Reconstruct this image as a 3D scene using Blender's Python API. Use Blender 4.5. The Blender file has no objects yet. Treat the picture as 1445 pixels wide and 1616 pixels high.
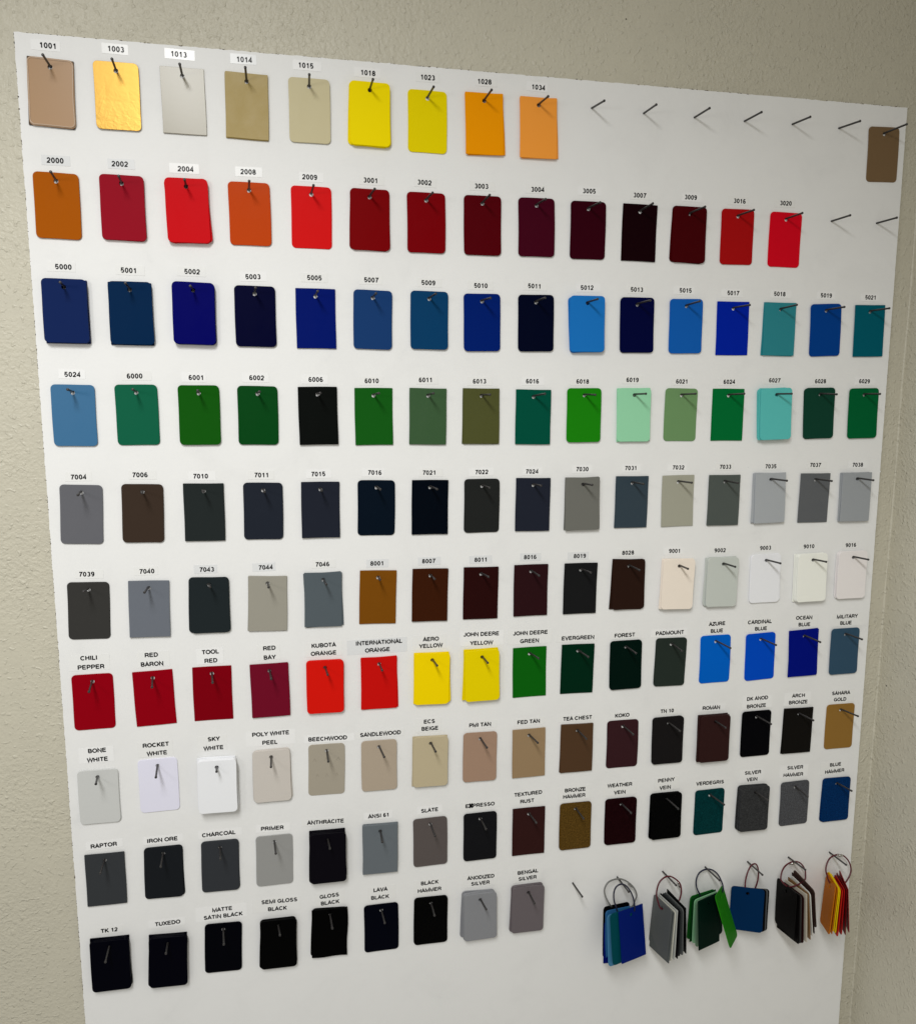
import bpy, bmesh, math, random
from mathutils import Vector, Matrix, Euler
scene = bpy.context.scene
COLL = scene.collection
# ---------------------------------------------------------------- camera, light, exposure
cam_data = bpy.data.cameras.new('camera')
cam = bpy.data.objects.new('camera', cam_data); COLL.objects.link(cam)
cam_data.sensor_fit = 'VERTICAL'; cam_data.sensor_height = 24.0; cam_data.sensor_width = 24.0
cam_data.lens = 17.228584; cam_data.clip_start = 0.02; cam_data.clip_end = 50
AX = [(0.9822211, -0.1877275, 0.000278), (0.0257061, 0.1359653, 0.99038), (-0.1859594, -0.972765, 0.1383737)]
m = Matrix.Identity(4)
for j in range(3):
    for i in range(3): m[i][j] = AX[j][i]
m[0][3], m[1][3], m[2][3] = 0.373642, -1.004308, -0.40863
cam.matrix_world = m
scene.camera = cam
world = bpy.data.worlds.new('World'); scene.world = world; world.use_nodes = True
bg = world.node_tree.nodes['Background']
bg.inputs['Color'].default_value = (1.0, 0.975, 0.90, 1); bg.inputs['Strength'].default_value = 0.38
def area_lamp(name, loc, rot, sx, sy, power, color):
    d = bpy.data.lights.new(name, 'AREA'); d.shape = 'RECTANGLE'; d.size = sx; d.size_y = sy
    d.energy = power; d.color = color
    o = bpy.data.objects.new(name, d); COLL.objects.link(o); o.location = loc; o.rotation_euler = rot
    return o
key = area_lamp('ceiling_troffer', (0.05, -1.55, 0.56), (0, 0, 0), 0.28, 1.1, 43.5, (0.995, 1.0, 0.98))
# batwing output of a louvred troffer: strongest at 50-60 degrees from straight down
key.data.use_nodes = True
_nt = key.data.node_tree; _em = next(n for n in _nt.nodes if n.type == 'EMISSION')
_geo = _nt.nodes.new('ShaderNodeNewGeometry'); _dot = _nt.nodes.new('ShaderNodeVectorMath'); _dot.operation = 'DOT_PRODUCT'
_abs = _nt.nodes.new('ShaderNodeMath'); _abs.operation = 'ABSOLUTE'
_nt.links.new(_geo.outputs['Normal'], _dot.inputs[0]); _nt.links.new(_geo.outputs['Incoming'], _dot.inputs[1]); _nt.links.new(_dot.outputs['Value'], _abs.inputs[0])
_rp = _nt.nodes.new('ShaderNodeValToRGB'); _e = _rp.color_ramp.elements
while len(_e) < 7: _e.new(0.5)
for _k, (_p, _v) in enumerate([(0.05, 0.10), (0.25, 0.32), (0.36, 0.52), (0.47, 0.80), (0.58, 1.0), (0.74, 0.80), (1.0, 0.72)]):
    _e[_k].position = _p; _e[_k].color = (_v, _v, _v, 1)
_nt.links.new(_abs.outputs[0], _rp.inputs['Fac']); _nt.links.new(_rp.outputs['Color'], _em.inputs['Strength'])
area_lamp('far_fixture', (-0.42, -1.0, -0.2), (math.radians(90), 0, math.radians(-42)), 0.2, 0.2, 1.6, (1.0, 0.98, 0.95))
scene.view_settings.view_transform = 'Standard'; scene.view_settings.look = 'None'
scene.view_settings.exposure = 0.0; scene.view_settings.gamma = 1.0
scene.cycles.max_bounces = 6; scene.cycles.diffuse_bounces = 3
random.seed(5)
MM = 0.001
# ---------------------------------------------------------------- data (millimetres on the board plane; depth is distance in front of the board)
CARDS = [
('1001',1,1,'r',2,1.45,77.4,-9.1,-1.5,79.4,-9.7,1,3.2,[0.4177,0.2583,0.1422],'gloss','light bronze'),
('1003',1,2,'r',1,1.45,149.8,-7.4,-0.2,152.9,-8.0,0,2.9,[0.4,0.235,0.05],'foil','metallic gold'),
('1013',1,3,'s',1,1.45,224.8,-7.0,0.3,227.2,-7.4,0,1.75,[0.2784,0.2462,0.1744],'gloss','off-white'),
('1014',1,4,'s',2,1.45,300.3,-7.8,-1.0,301.5,-4.9,0,3.2,[0.3938,0.2919,0.102],'satin','khaki beige'),
('1015',1,5,'r',1,1.45,375.7,-7.6,-0.2,376.2,-7.0,0,2.9,[0.5769,0.5115,0.3128],'satin','pale ivory'),
('1018',1,6,'r',3,1.9,450.9,-7.3,-0.2,453.0,-6.4,0,6.0,[0.92,0.7272,0.0005],'satin','bright yellow'),
('1023',1,7,'r',1,1.45,525.2,-9.9,-0.2,528.5,-9.2,0,1.75,[0.8077,0.6482,0.0005],'satin','greenish yellow'),
('1028',1,8,'s',2,1.9,599.6,-8.4,1.0,602.8,-7.2,0,4.1,[0.8846,0.3154,0.0005],'satin','orange-yellow'),
('1034',1,9,'s',2,1.9,673.5,-8.4,0.5,677.6,-9.4,0,4.1,[0.92,0.338,0.0405],'satin','pale orange'),
('BROWN',1,16,'r',1,1.45,1198.5,-9.0,1.5,1208.8,-6.8,0,1.75,[0.1821,0.1116,0.0525],'satin','olive brown'),
('2000',2,1,'r',1,1.45,74.8,-136.5,-0.8,78.8,-135.8,0,2.9,[0.3892,0.091,0.0014],'satin','ochre orange'),
('2002',2,2,'r',2,1.9,148.7,-135.5,-0.1,152.6,-136.3,0,4.1,[0.2951,0.0047,0.016],'satin','crimson red'),
('2004',2,3,'r',3,2.2,223.8,-135.8,0.7,226.3,-136.1,0,6.9,[0.6009,0.0048,0.009],'satin','bright red'),
('2008',2,4,'r',1,1.45,298.2,-135.2,0.2,301.2,-133.7,0,2.9,[0.5254,0.0578,0.005],'satin','orange'),
('2009',2,5,'r',1,1.45,374.8,-135.8,-0.5,377.9,-134.5,0,1.75,[0.67,0.0079,0.0085],'satin','scarlet red'),
('3001',2,6,'r',2,1.45,448.8,-135.5,0.3,453.2,-134.7,0,3.2,[0.193,0.0005,0.0018],'satin','deep red'),
('3002',2,7,'r',1,1.45,522.7,-135.7,0.1,526.6,-135.5,0,2.9,[0.1911,0.0005,0.0027],'satin','carmine red'),
('3003',2,8,'r',1,1.45,598.2,-135.9,0.5,601.1,-134.3,0,2.9,[0.0855,0.0005,0.0033],'satin','dark ruby red'),
('3004',2,9,'r',1,1.45,673.1,-134.8,0.7,676.3,-135.6,0,2.9,[0.0539,0.0017,0.01],'satin','purple-red'),
('3005',2,10,'r',1,1.45,746.9,-135.5,0.1,751.9,-135.9,0,2.9,[0.0329,0.0005,0.0052],'satin','dark wine red'),
('3007',2,11,'s',1,1.45,822.6,-135.4,-0.7,826.8,-133.4,0,1.75,[0.0083,0.0005,0.002],'satin','nearly black red'),
('3009',2,12,'r',2,1.45,897.0,-135.0,0.2,903.6,-133.9,0,3.2,[0.0561,0.0009,0.0023],'satin','dark oxide red'),
('3016',2,13,'r',1,1.45,971.6,-134.6,0.5,977.0,-134.6,0,1.75,[0.3968,0.0056,0.0065],'satin','coral red'),
('3020',2,14,'r',1,1.45,1047.9,-135.4,-0.1,1052.1,-135.1,0,1.75,[0.6746,0.0031,0.0151],'satin','vivid red'),
('5000',3,1,'r',4,2.0,76.6,-260.2,-0.2,80.4,-259.8,1,8.3,[0.0056,0.0176,0.0904],'satin','violet-blue'),
('5001',3,2,'r',3,1.8,151.1,-260.8,0.4,152.7,-258.3,1,5.7,[0.001,0.0185,0.0671],'satin','dark teal-blue'),
('5002',3,3,'r',4,2.0,226.4,-259.5,-0.9,226.9,-259.6,0,8.3,[0.0005,0.0009,0.1091],'satin','ultramarine blue'),
('5003',3,4,'r',1,1.45,300.5,-261.0,-0.2,304.1,-259.1,0,2.9,[0.0005,0.001,0.022],'satin','midnight blue'),
('5005',3,5,'s',1,1.45,376.7,-261.9,-0.1,379.7,-261.3,0,1.75,[0.0005,0.0075,0.1383],'satin','strong blue'),
('5007',3,6,'r',1,1.45,450.9,-261.9,-0.9,452.9,-261.9,0,2.9,[0.0095,0.0437,0.1568],'satin','dusty blue'),
('5009',3,7,'r',1,1.45,526.1,-261.0,-0.4,530.1,-260.0,0,2.9,[0.0031,0.0457,0.1319],'satin','petrol blue'),
('5010',3,8,'r',1,1.45,598.2,-262.3,0.5,603.1,-263.5,0,2.9,[0.0005,0.0136,0.1507],'satin','royal blue'),
('5011',3,9,'r',1,1.45,674.2,-261.5,0.6,677.9,-261.1,0,2.9,[0.0005,0.0019,0.0137],'satin','blue-black'),
('5012',3,10,'r',3,2.2,747.1,-261.3,0.9,751.7,-260.8,0,6.9,[0.0118,0.1692,0.5361],'satin','light blue'),
('5013',3,11,'r',2,1.45,822.5,-260.9,0.8,828.2,-260.4,0,3.2,[0.0005,0.0018,0.0383],'satin','very dark navy'),
('5015',3,12,'r',1,1.45,897.4,-261.0,0.8,901.7,-259.6,0,2.9,[0.0068,0.1069,0.442],'satin','sky blue'),
('5017',3,13,'s',1,1.45,971.6,-262.5,0.8,978.5,-262.7,0,1.75,[0.0005,0.016,0.3559],'satin','vivid blue'),
('5018',3,14,'s',2,1.45,1046.7,-262.1,0.3,1052.5,-260.5,0,3.2,[0.0191,0.2243,0.2651],'satin','turquoise'),
('5019',3,15,'r',1,1.45,1122.3,-261.9,2.1,1129.5,-261.5,0,2.9,[0.0013,0.0483,0.2578],'satin','medium blue'),
('5021',3,16,'s',1,1.45,1196.6,-261.6,1.5,1204.1,-261.5,0,2.9,[0.0005,0.1028,0.1459],'satin','dark teal'),
('5024',4,1,'r',1,1.45,76.6,-386.9,-0.4,80.1,-385.0,0,2.9,[0.0405,0.1501,0.3008],'satin','pastel blue'),
('6000',4,2,'r',1,1.45,150.8,-386.3,0.0,153.9,-384.6,0,2.9,[0.0065,0.1141,0.0583],'satin','blue-green'),
('6001',4,3,'r',1,1.45,226.3,-386.7,-0.3,229.8,-385.6,0,2.9,[0.0065,0.0902,0.0044],'satin','leaf green'),
('6002',4,4,'r',1,1.45,299.5,-387.2,-0.6,304.3,-386.6,0,2.9,[0.0028,0.0576,0.0089],'satin','dark leaf green'),
('6006',4,5,'s',1,1.45,376.1,-387.7,0.4,379.7,-388.1,0,2.9,[0.0035,0.0045,0.0039],'satin','green-black'),
('6010',4,6,'s',1,1.45,449.9,-388.8,0.1,454.7,-388.0,0,1.75,[0.0074,0.0977,0.0081],'satin','grass green'),
('6011',4,7,'s',1,1.45,523.8,-388.9,-0.8,526.6,-387.7,0,2.9,[0.0374,0.0929,0.0348],'satin','grey-green'),
('6013',4,8,'s',2,1.45,598.1,-388.7,-0.0,603.3,-389.2,0,3.2,[0.0704,0.0759,0.0179],'satin','olive'),
('6016',4,9,'s',1,1.45,672.6,-389.9,-0.5,679.8,-387.7,0,2.9,[0.0006,0.0768,0.0464],'satin','deep turquoise green'),
('6018',4,10,'r',1,1.45,747.1,-387.5,0.1,752.1,-388.9,0,2.9,[0.0116,0.2196,0.0045],'satin','bright yellow-green'),
('6019',4,11,'r',2,2.4,821.6,-387.1,0.5,826.6,-387.0,1,5.1,[0.3051,0.6697,0.4187],'satin','pale mint green'),
('6021',4,12,'r',1,1.45,896.2,-387.0,-0.4,901.6,-386.7,0,1.75,[0.1456,0.2784,0.1153],'satin','pale sage green'),
('6024',4,13,'s',1,1.45,971.1,-387.0,-0.1,977.3,-386.4,0,1.75,[0.0005,0.1456,0.0324],'satin','traffic green'),
('6027',4,14,'r',4,2.3,1044.2,-385.9,2.0,1053.3,-386.1,0,9.5,[0.098,0.5094,0.4896],'satin','light aqua'),
('6028',4,15,'r',2,1.45,1121.1,-384.8,1.2,1127.0,-386.7,0,3.2,[0.0061,0.0481,0.0286],'satin','dark pine green'),
('6029',4,16,'r',1,1.45,1196.8,-385.1,1.5,1199.6,-385.8,0,2.9,[0.0005,0.1095,0.0307],'satin','rich dark green'),
('7004',5,1,'r',1,1.45,78.0,-512.3,-2.6,83.2,-513.4,0,1.75,[0.1233,0.1249,0.1413],'satin','mid grey'),
('7006',5,2,'r',1,1.45,151.4,-512.7,-1.8,157.5,-512.5,0,2.9,[0.0444,0.0289,0.0206],'satin','grey-brown'),
('7010',5,3,'s',1,1.45,226.7,-513.2,-0.6,230.9,-512.1,0,2.9,[0.0184,0.0235,0.0238],'satin','dark green-grey'),
('7011',5,4,'r',1,1.45,302.0,-513.6,-1.0,305.8,-514.2,0,2.9,[0.0163,0.0202,0.0305],'satin','dark iron grey'),
('7015',5,5,'s',1,1.45,376.6,-513.7,-0.6,378.3,-514.0,0,2.9,[0.0155,0.0184,0.0295],'satin','dark slate grey'),
('7016',5,6,'r',1,1.45,452.0,-513.0,-1.0,454.8,-514.0,0,2.9,[0.0024,0.0065,0.0141],'satin','dark blue-grey'),
('7021',5,7,'s',1,1.45,525.9,-513.9,-0.8,531.0,-515.2,0,2.9,[0.0009,0.0025,0.006],'satin','black-blue'),
('7022',5,8,'r',1,1.45,599.6,-513.7,-0.4,603.4,-514.9,0,2.9,[0.0171,0.0184,0.0177],'satin','dark umber grey'),
('7024',5,9,'s',1,1.45,674.1,-513.8,-0.8,676.4,-513.3,0,2.9,[0.0155,0.0187,0.0307],'satin','graphite grey'),
('7030',5,10,'s',3,2.0,747.0,-514.1,0.2,750.9,-513.5,0,6.3,[0.1554,0.1555,0.1401],'satin','stone grey'),
('7031',5,11,'s',1,1.45,823.8,-513.6,-0.4,827.5,-513.7,0,2.9,[0.0288,0.0486,0.0673],'satin','blue-grey'),
('7032',5,12,'s',1,1.45,896.6,-513.5,0.5,902.0,-513.2,0,1.75,[0.3686,0.3634,0.2938],'satin','pebble grey'),
('7033',5,13,'s',2,1.45,971.2,-514.2,-0.1,974.8,-514.9,0,3.2,[0.0754,0.0901,0.0835],'satin','cement green-grey'),
('7035',5,14,'s',3,1.9,1045.2,-512.3,1.5,1054.3,-513.1,0,6.0,[0.398,0.4187,0.4451],'satin','light grey'),
('7037',5,15,'s',1,1.45,1123.4,-514.3,-0.3,1128.9,-514.8,0,2.9,[0.1097,0.1158,0.1255],'satin','dusty grey'),
('7038',5,16,'s',3,1.9,1193.5,-513.9,0.2,1200.0,-515.0,0,6.0,[0.3279,0.3467,0.37],'satin','pale grey'),
('7039',6,1,'r',1,1.45,78.3,-638.8,-2.1,81.6,-635.4,0,1.75,[0.0406,0.0396,0.0375],'satin','dark warm grey'),
('7040',6,2,'s',1,1.45,152.2,-639.8,-1.6,153.3,-639.9,0,2.9,[0.1452,0.1601,0.1911],'satin','cool blue-grey'),
('7043',6,3,'r',2,1.9,228.0,-638.5,-0.2,233.4,-636.4,0,4.1,[0.016,0.0218,0.0243],'satin','very dark green-grey'),
('7044',6,4,'s',2,1.45,303.6,-640.2,-1.5,306.7,-640.1,0,3.2,[0.328,0.312,0.2651],'satin','silky beige-grey'),
('7046',6,5,'s',2,1.8,377.4,-638.3,-1.1,381.2,-639.6,0,3.9,[0.0855,0.107,0.1231],'satin','steel grey'),
('8001',6,6,'s',1,1.45,452.5,-638.7,-1.8,452.4,-636.1,0,2.9,[0.1904,0.0658,0.0043],'satin','ochre brown'),
('8007',6,7,'s',1,1.45,525.6,-638.9,-1.4,526.9,-638.7,0,2.9,[0.0423,0.0101,0.003],'satin','fawn brown'),
('8011',6,8,'s',1,1.45,598.8,-639.8,-0.9,602.6,-638.9,0,2.9,[0.0216,0.0037,0.0036],'satin','dark nut brown'),
('8016',6,9,'s',1,1.45,672.6,-638.9,-0.3,675.7,-640.5,0,2.9,[0.0245,0.0063,0.0081],'satin','mahogany brown'),
('8019',6,10,'s',1,1.45,748.2,-639.7,-0.8,752.3,-639.3,0,2.9,[0.0107,0.011,0.0119],'satin','grey-black'),
('8028',6,11,'r',2,1.9,822.6,-636.9,0.5,826.1,-638.6,1,4.1,[0.0231,0.0098,0.0066],'satin','dark earth brown'),
('9001',6,12,'r',4,2.2,900.4,-639.2,-1.5,901.8,-639.8,1,9.1,[0.8972,0.8012,0.7032],'satin','cream white'),
('9002',6,13,'r',4,1.9,973.0,-639.2,-0.9,977.8,-639.9,0,7.9,[0.5645,0.598,0.5632],'satin','grey white'),
('9003',6,14,'r',2,1.45,1047.2,-637.7,0.4,1051.9,-637.5,0,3.2,[0.87,0.8777,0.92],'satin','pure white'),
('9010',6,15,'r',4,2.3,1123.4,-638.5,1.0,1129.3,-638.2,1,9.5,[0.9136,0.92,0.8609],'satin','greenish white'),
('9016',6,16,'r',3,2.0,1196.7,-637.8,0.2,1202.1,-637.6,0,6.3,[0.865,0.8238,0.8223],'satin','pinkish white'),
('CHILI_PEPPER',7,1,'r',1,1.45,75.2,-762.9,-0.4,79.5,-766.9,0,1.75,[0.2811,0.0005,0.0063],'satin','dark red'),
('RED_BARON',7,2,'s',1,1.45,150.1,-763.4,1.5,155.7,-766.3,0,1.75,[0.2751,0.0005,0.0063],'satin','dark red'),
('TOOL_RED',7,3,'s',1,1.45,225.9,-762.5,-0.2,230.9,-765.5,0,1.75,[0.2078,0.0005,0.0052],'satin','dark red'),
('RED_BAY',7,4,'s',2,1.45,301.8,-763.2,0.6,305.8,-765.7,0,3.2,[0.1622,0.0049,0.0197],'satin','maroon'),
('KUBOTA_ORANGE',7,5,'r',3,2.0,376.8,-762.6,-0.6,380.0,-765.1,0,6.3,[0.6863,0.0089,0.0044],'satin','orange-red'),
('INTERNATIONAL_ORANGE',7,6,'s',2,1.45,451.9,-763.3,-0.8,453.6,-763.9,0,3.2,[0.5883,0.006,0.0044],'satin','red'),
('AERO_YELLOW',7,7,'r',3,2.2,527.3,-761.4,-1.6,530.1,-762.1,1,6.9,[0.92,0.6706,0.0005],'satin','bright yellow'),
('JOHN_DEERE_YELLOW',7,8,'r',4,2.2,599.4,-760.9,0.7,602.4,-763.1,1,9.1,[0.825,0.6455,0.0005],'satin','yellow'),
('JOHN_DEERE_GREEN',7,9,'s',1,1.45,672.5,-762.8,0.3,676.7,-761.2,0,1.75,[0.0042,0.1172,0.0048],'satin','bright dark green'),
('EVERGREEN',7,10,'s',1,1.45,746.9,-762.8,-1.0,751.6,-764.1,0,2.9,[0.0005,0.0209,0.0087],'satin','very dark green'),
('FOREST',7,11,'r',2,1.45,822.5,-761.7,0.8,825.2,-763.0,0,3.2,[0.0005,0.0079,0.0051],'satin','blackish green'),
('PADMOUNT',7,12,'r',1,1.45,896.6,-762.1,-1.6,897.8,-764.2,0,1.75,[0.0213,0.0304,0.0249],'satin','dark grey-green'),
('AZURE_BLUE',7,13,'r',1,1.45,970.7,-762.5,0.3,977.0,-764.8,0,1.75,[0.0005,0.1188,0.581],'satin','azure blue'),
('CARDINAL_BLUE',7,14,'r',1,1.45,1047.1,-763.4,1.3,1053.1,-764.7,0,1.75,[0.0005,0.0693,0.5604],'satin','strong blue'),
('OCEAN_BLUE',7,15,'s',2,1.45,1122.0,-762.1,0.9,1128.9,-764.8,0,3.2,[0.0005,0.0056,0.2014],'satin','deep blue'),
('MILITARY_BLUE',7,16,'r',1,1.45,1195.9,-763.7,0.4,1202.0,-764.6,0,2.9,[0.026,0.0709,0.1244],'satin','grey-blue'),
('BONE_WHITE',8,1,'r',2,1.45,73.7,-895.9,-0.3,79.9,-892.3,0,3.2,[0.6004,0.6081,0.6003],'satin','pale grey'),
('ROCKET_WHITE',8,2,'r',1,1.45,149.8,-887.8,0.3,153.7,-890.5,0,1.75,[0.7907,0.7831,0.92],'satin','bluish white'),
('SKY_WHITE',8,3,'r',8,1.9,228.5,-890.7,-0.7,230.5,-889.9,0,15.5,[0.8699,0.8811,0.92],'satin','bright white'),
('POLY_WHITE_PEEL',8,4,'r',3,1.7,300.0,-887.4,0.2,301.3,-890.2,0,5.4,[0.6102,0.5678,0.5255],'texture','textured warm white'),
('BEECHWOOD',8,5,'r',1,1.45,376.2,-886.9,-1.4,377.9,-889.5,0,1.75,[0.3852,0.3452,0.2788],'satin','embossed grey-beige'),
('SANDLEWOOD',8,6,'r',1,1.45,449.9,-887.1,-0.2,454.9,-890.0,0,2.9,[0.4377,0.3607,0.2785],'satin','warm beige'),
('ECS_BEIGE',8,7,'r',3,2.0,524.5,-886.9,-0.8,527.5,-888.6,1,6.3,[0.517,0.4387,0.2895],'satin','yellow-beige'),
('PMI_TAN',8,8,'r',1,1.45,598.5,-887.8,-0.8,601.9,-889.4,0,2.9,[0.3679,0.2373,0.1663],'satin','pinkish tan'),
('FED_TAN',8,9,'s',1,1.45,673.0,-888.9,0.1,677.7,-888.8,0,2.9,[0.3183,0.2144,0.1161],'satin','tan'),
('TEA_CHEST',8,10,'s',2,1.45,748.4,-887.8,-0.3,751.8,-889.3,0,3.2,[0.0763,0.0358,0.0142],'satin','mid brown'),
('KOKO',8,11,'r',1,1.45,822.5,-888.1,-0.3,825.4,-888.8,0,1.75,[0.0379,0.0123,0.0155],'satin','red-brown'),
('TN_10',8,12,'r',2,1.9,896.3,-888.0,0.0,900.7,-889.9,0,4.1,[0.0104,0.0092,0.0095],'satin','black-brown'),
('ROMAN',8,13,'r',4,2.2,972.5,-889.8,0.1,976.1,-891.0,1,9.1,[0.0303,0.0111,0.0106],'satin','dark brown'),
('DK_ANOD_BRONZE',8,14,'r',1,1.45,1047.2,-890.4,0.4,1052.9,-891.5,0,2.9,[0.0014,0.0015,0.0026],'satin','black'),
('ARCH_BRONZE',8,15,'s',2,1.45,1121.9,-891.5,-0.5,1126.3,-891.5,0,3.2,[0.0073,0.0063,0.0053],'satin','bronze-black'),
('SAHARA_GOLD',8,16,'r',1,1.45,1198.4,-891.3,0.1,1205.8,-891.1,0,1.75,[0.2722,0.1408,0.0257],'satin','dull gold'),
('RAPTOR',9,1,'s',1,1.45,75.0,-1016.9,-0.4,77.4,-1018.0,0,2.9,[0.0399,0.0436,0.0483],'satin','charcoal grey'),
('IRON_ORE',9,2,'r',2,1.45,150.6,-1016.1,-1.6,153.0,-1018.3,0,3.2,[0.0112,0.013,0.0159],'satin','iron black'),
('CHARCOAL',9,3,'r',2,1.45,225.8,-1016.0,-1.3,230.2,-1016.6,0,3.2,[0.0356,0.039,0.0451],'satin','charcoal'),
('PRIMER',9,4,'r',1,1.45,299.7,-1016.7,-1.0,303.5,-1017.4,0,1.75,[0.3134,0.3128,0.3073],'satin','flat grey'),
('ANTHRACITE',9,5,'r',5,2.3,374.5,-1016.9,-0.2,377.2,-1018.7,1,11.8,[0.0038,0.003,0.0054],'satin','violet-black'),
('ANSI_61',9,6,'s',3,1.9,449.8,-1015.3,-0.9,450.1,-1017.5,0,6.0,[0.1318,0.1516,0.1705],'satin','mid grey'),
('SLATE',9,7,'r',1,1.45,523.6,-1014.5,0.2,526.0,-1016.9,0,2.9,[0.1002,0.0832,0.0795],'satin','brownish grey'),
('EXPRESSO',9,8,'r',1,1.45,599.2,-1014.2,-0.2,601.0,-1014.9,0,2.9,[0.0081,0.0082,0.0098],'satin','soft black'),
('TEXTURED_RUST',9,9,'s',1,1.45,674.7,-1014.9,-0.4,677.3,-1013.5,0,2.9,[0.0326,0.0101,0.0094],'texture','rusty dark brown'),
('BRONZE_HAMMER',9,10,'r',2,1.45,748.8,-1014.5,0.1,750.6,-1015.1,0,3.2,[0.0906,0.0487,0.0089],'hammer','speckled bronze'),
('WEATHER_VEIN',9,11,'r',2,1.45,823.3,-1014.8,-0.1,826.4,-1014.2,0,3.2,[0.0101,0.0007,0.0017],'vein','red-black'),
('PENNY_VEIN',9,12,'r',3,1.8,897.9,-1013.3,0.5,903.6,-1015.9,0,5.7,[0.0005,0.0005,0.0006],'vein','black'),
('VERDEGRIS',9,13,'r',1,1.45,973.6,-1016.0,-0.1,980.5,-1017.3,0,1.75,[0.0005,0.0316,0.0349],'vein','dark blue-green'),
('SILVER_VEIN',9,14,'r',4,2.2,1048.7,-1015.2,-0.2,1054.7,-1017.1,0,9.1,[0.0358,0.0367,0.0389],'vein','grainy dark grey'),
('SILVER_HAMMER',9,15,'r',1,1.45,1124.3,-1017.1,0.7,1125.8,-1019.4,0,2.9,[0.065,0.0675,0.0765],'hammer','hammered grey'),
('BLUE_HAMMER',9,16,'r',2,1.45,1200.7,-1018.3,0.4,1204.7,-1017.4,0,3.2,[0.0005,0.0242,0.1033],'hammer','hammered blue'),
('TK_12',10,1,'r',4,2.0,74.5,-1143.4,-0.4,75.6,-1148.1,0,8.3,[0.0005,0.0006,0.0032],'satin','black'),
('TUXEDO',10,2,'r',5,2.0,151.1,-1147.8,-1.8,153.0,-1146.8,0,10.3,[0.0005,0.0005,0.0032],'satin','black'),
('MATTE_SATIN_BLACK',10,3,'r',1,1.45,224.9,-1142.0,-2.1,229.2,-1144.6,0,2.9,[0.0005,0.0007,0.0024],'satin','black'),
('SEMI_GLOSS_BLACK',10,4,'r',4,1.8,301.3,-1144.5,-1.0,305.1,-1141.3,0,7.5,[0.0005,0.0005,0.0005],'satin','black'),
('GLOSS_BLACK',10,5,'r',3,1.45,374.8,-1139.4,-1.6,377.7,-1141.6,0,4.65,[0.0005,0.0005,0.0005],'gloss','wavy-edged black'),
('LAVA_BLACK',10,6,'r',1,1.45,449.6,-1143.5,-0.1,452.1,-1143.5,0,2.9,[0.0006,0.001,0.0045],'satin','black'),
('BLACK_HAMMER',10,7,'r',2,1.45,524.0,-1141.9,-0.7,524.8,-1141.9,0,3.2,[0.0005,0.0005,0.0005],'hammer','black'),
('ANODIZED_SILVER',10,8,'r',5,1.9,598.2,-1141.3,0.8,602.4,-1142.8,0,9.8,[0.2471,0.2516,0.2721],'satin','silver grey'),
('BENGAL_SILVER',10,9,'r',4,1.9,674.1,-1140.7,-0.8,676.6,-1143.4,0,7.9,[0.1379,0.1176,0.1279],'satin','brownish silver'),
]
NAILS = [
(1,10,748.8,-6.5,754.0,-9.1),
(1,11,823.7,-7.8,826.8,-8.5),
(1,12,898.8,-7.9,903.6,-7.4),
(1,13,975.0,-7.5,980.7,-6.9),
(1,14,1049.7,-6.5,1055.1,-7.9),
(1,15,1124.5,-6.8,1133.5,-7.9),
(2,15,1122.6,-135.2,1128.2,-134.5),
(2,16,1198.1,-134.6,1204.5,-134.2),
(10,10,748.0,-1141.2,751.7,-1142.3),
]
RING_NAILS = [
(821.5,-1140.4,823.6,-1139.1),
(898.7,-1140.7,901.7,-1138.3),
(972.5,-1142.2,975.1,-1139.5),
(1047.9,-1142.2,1049.3,-1139.6),
(1122.3,-1143.3,1125.4,-1140.5),
(1198.7,-1143.6,1199.2,-1141.1),
]
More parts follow.
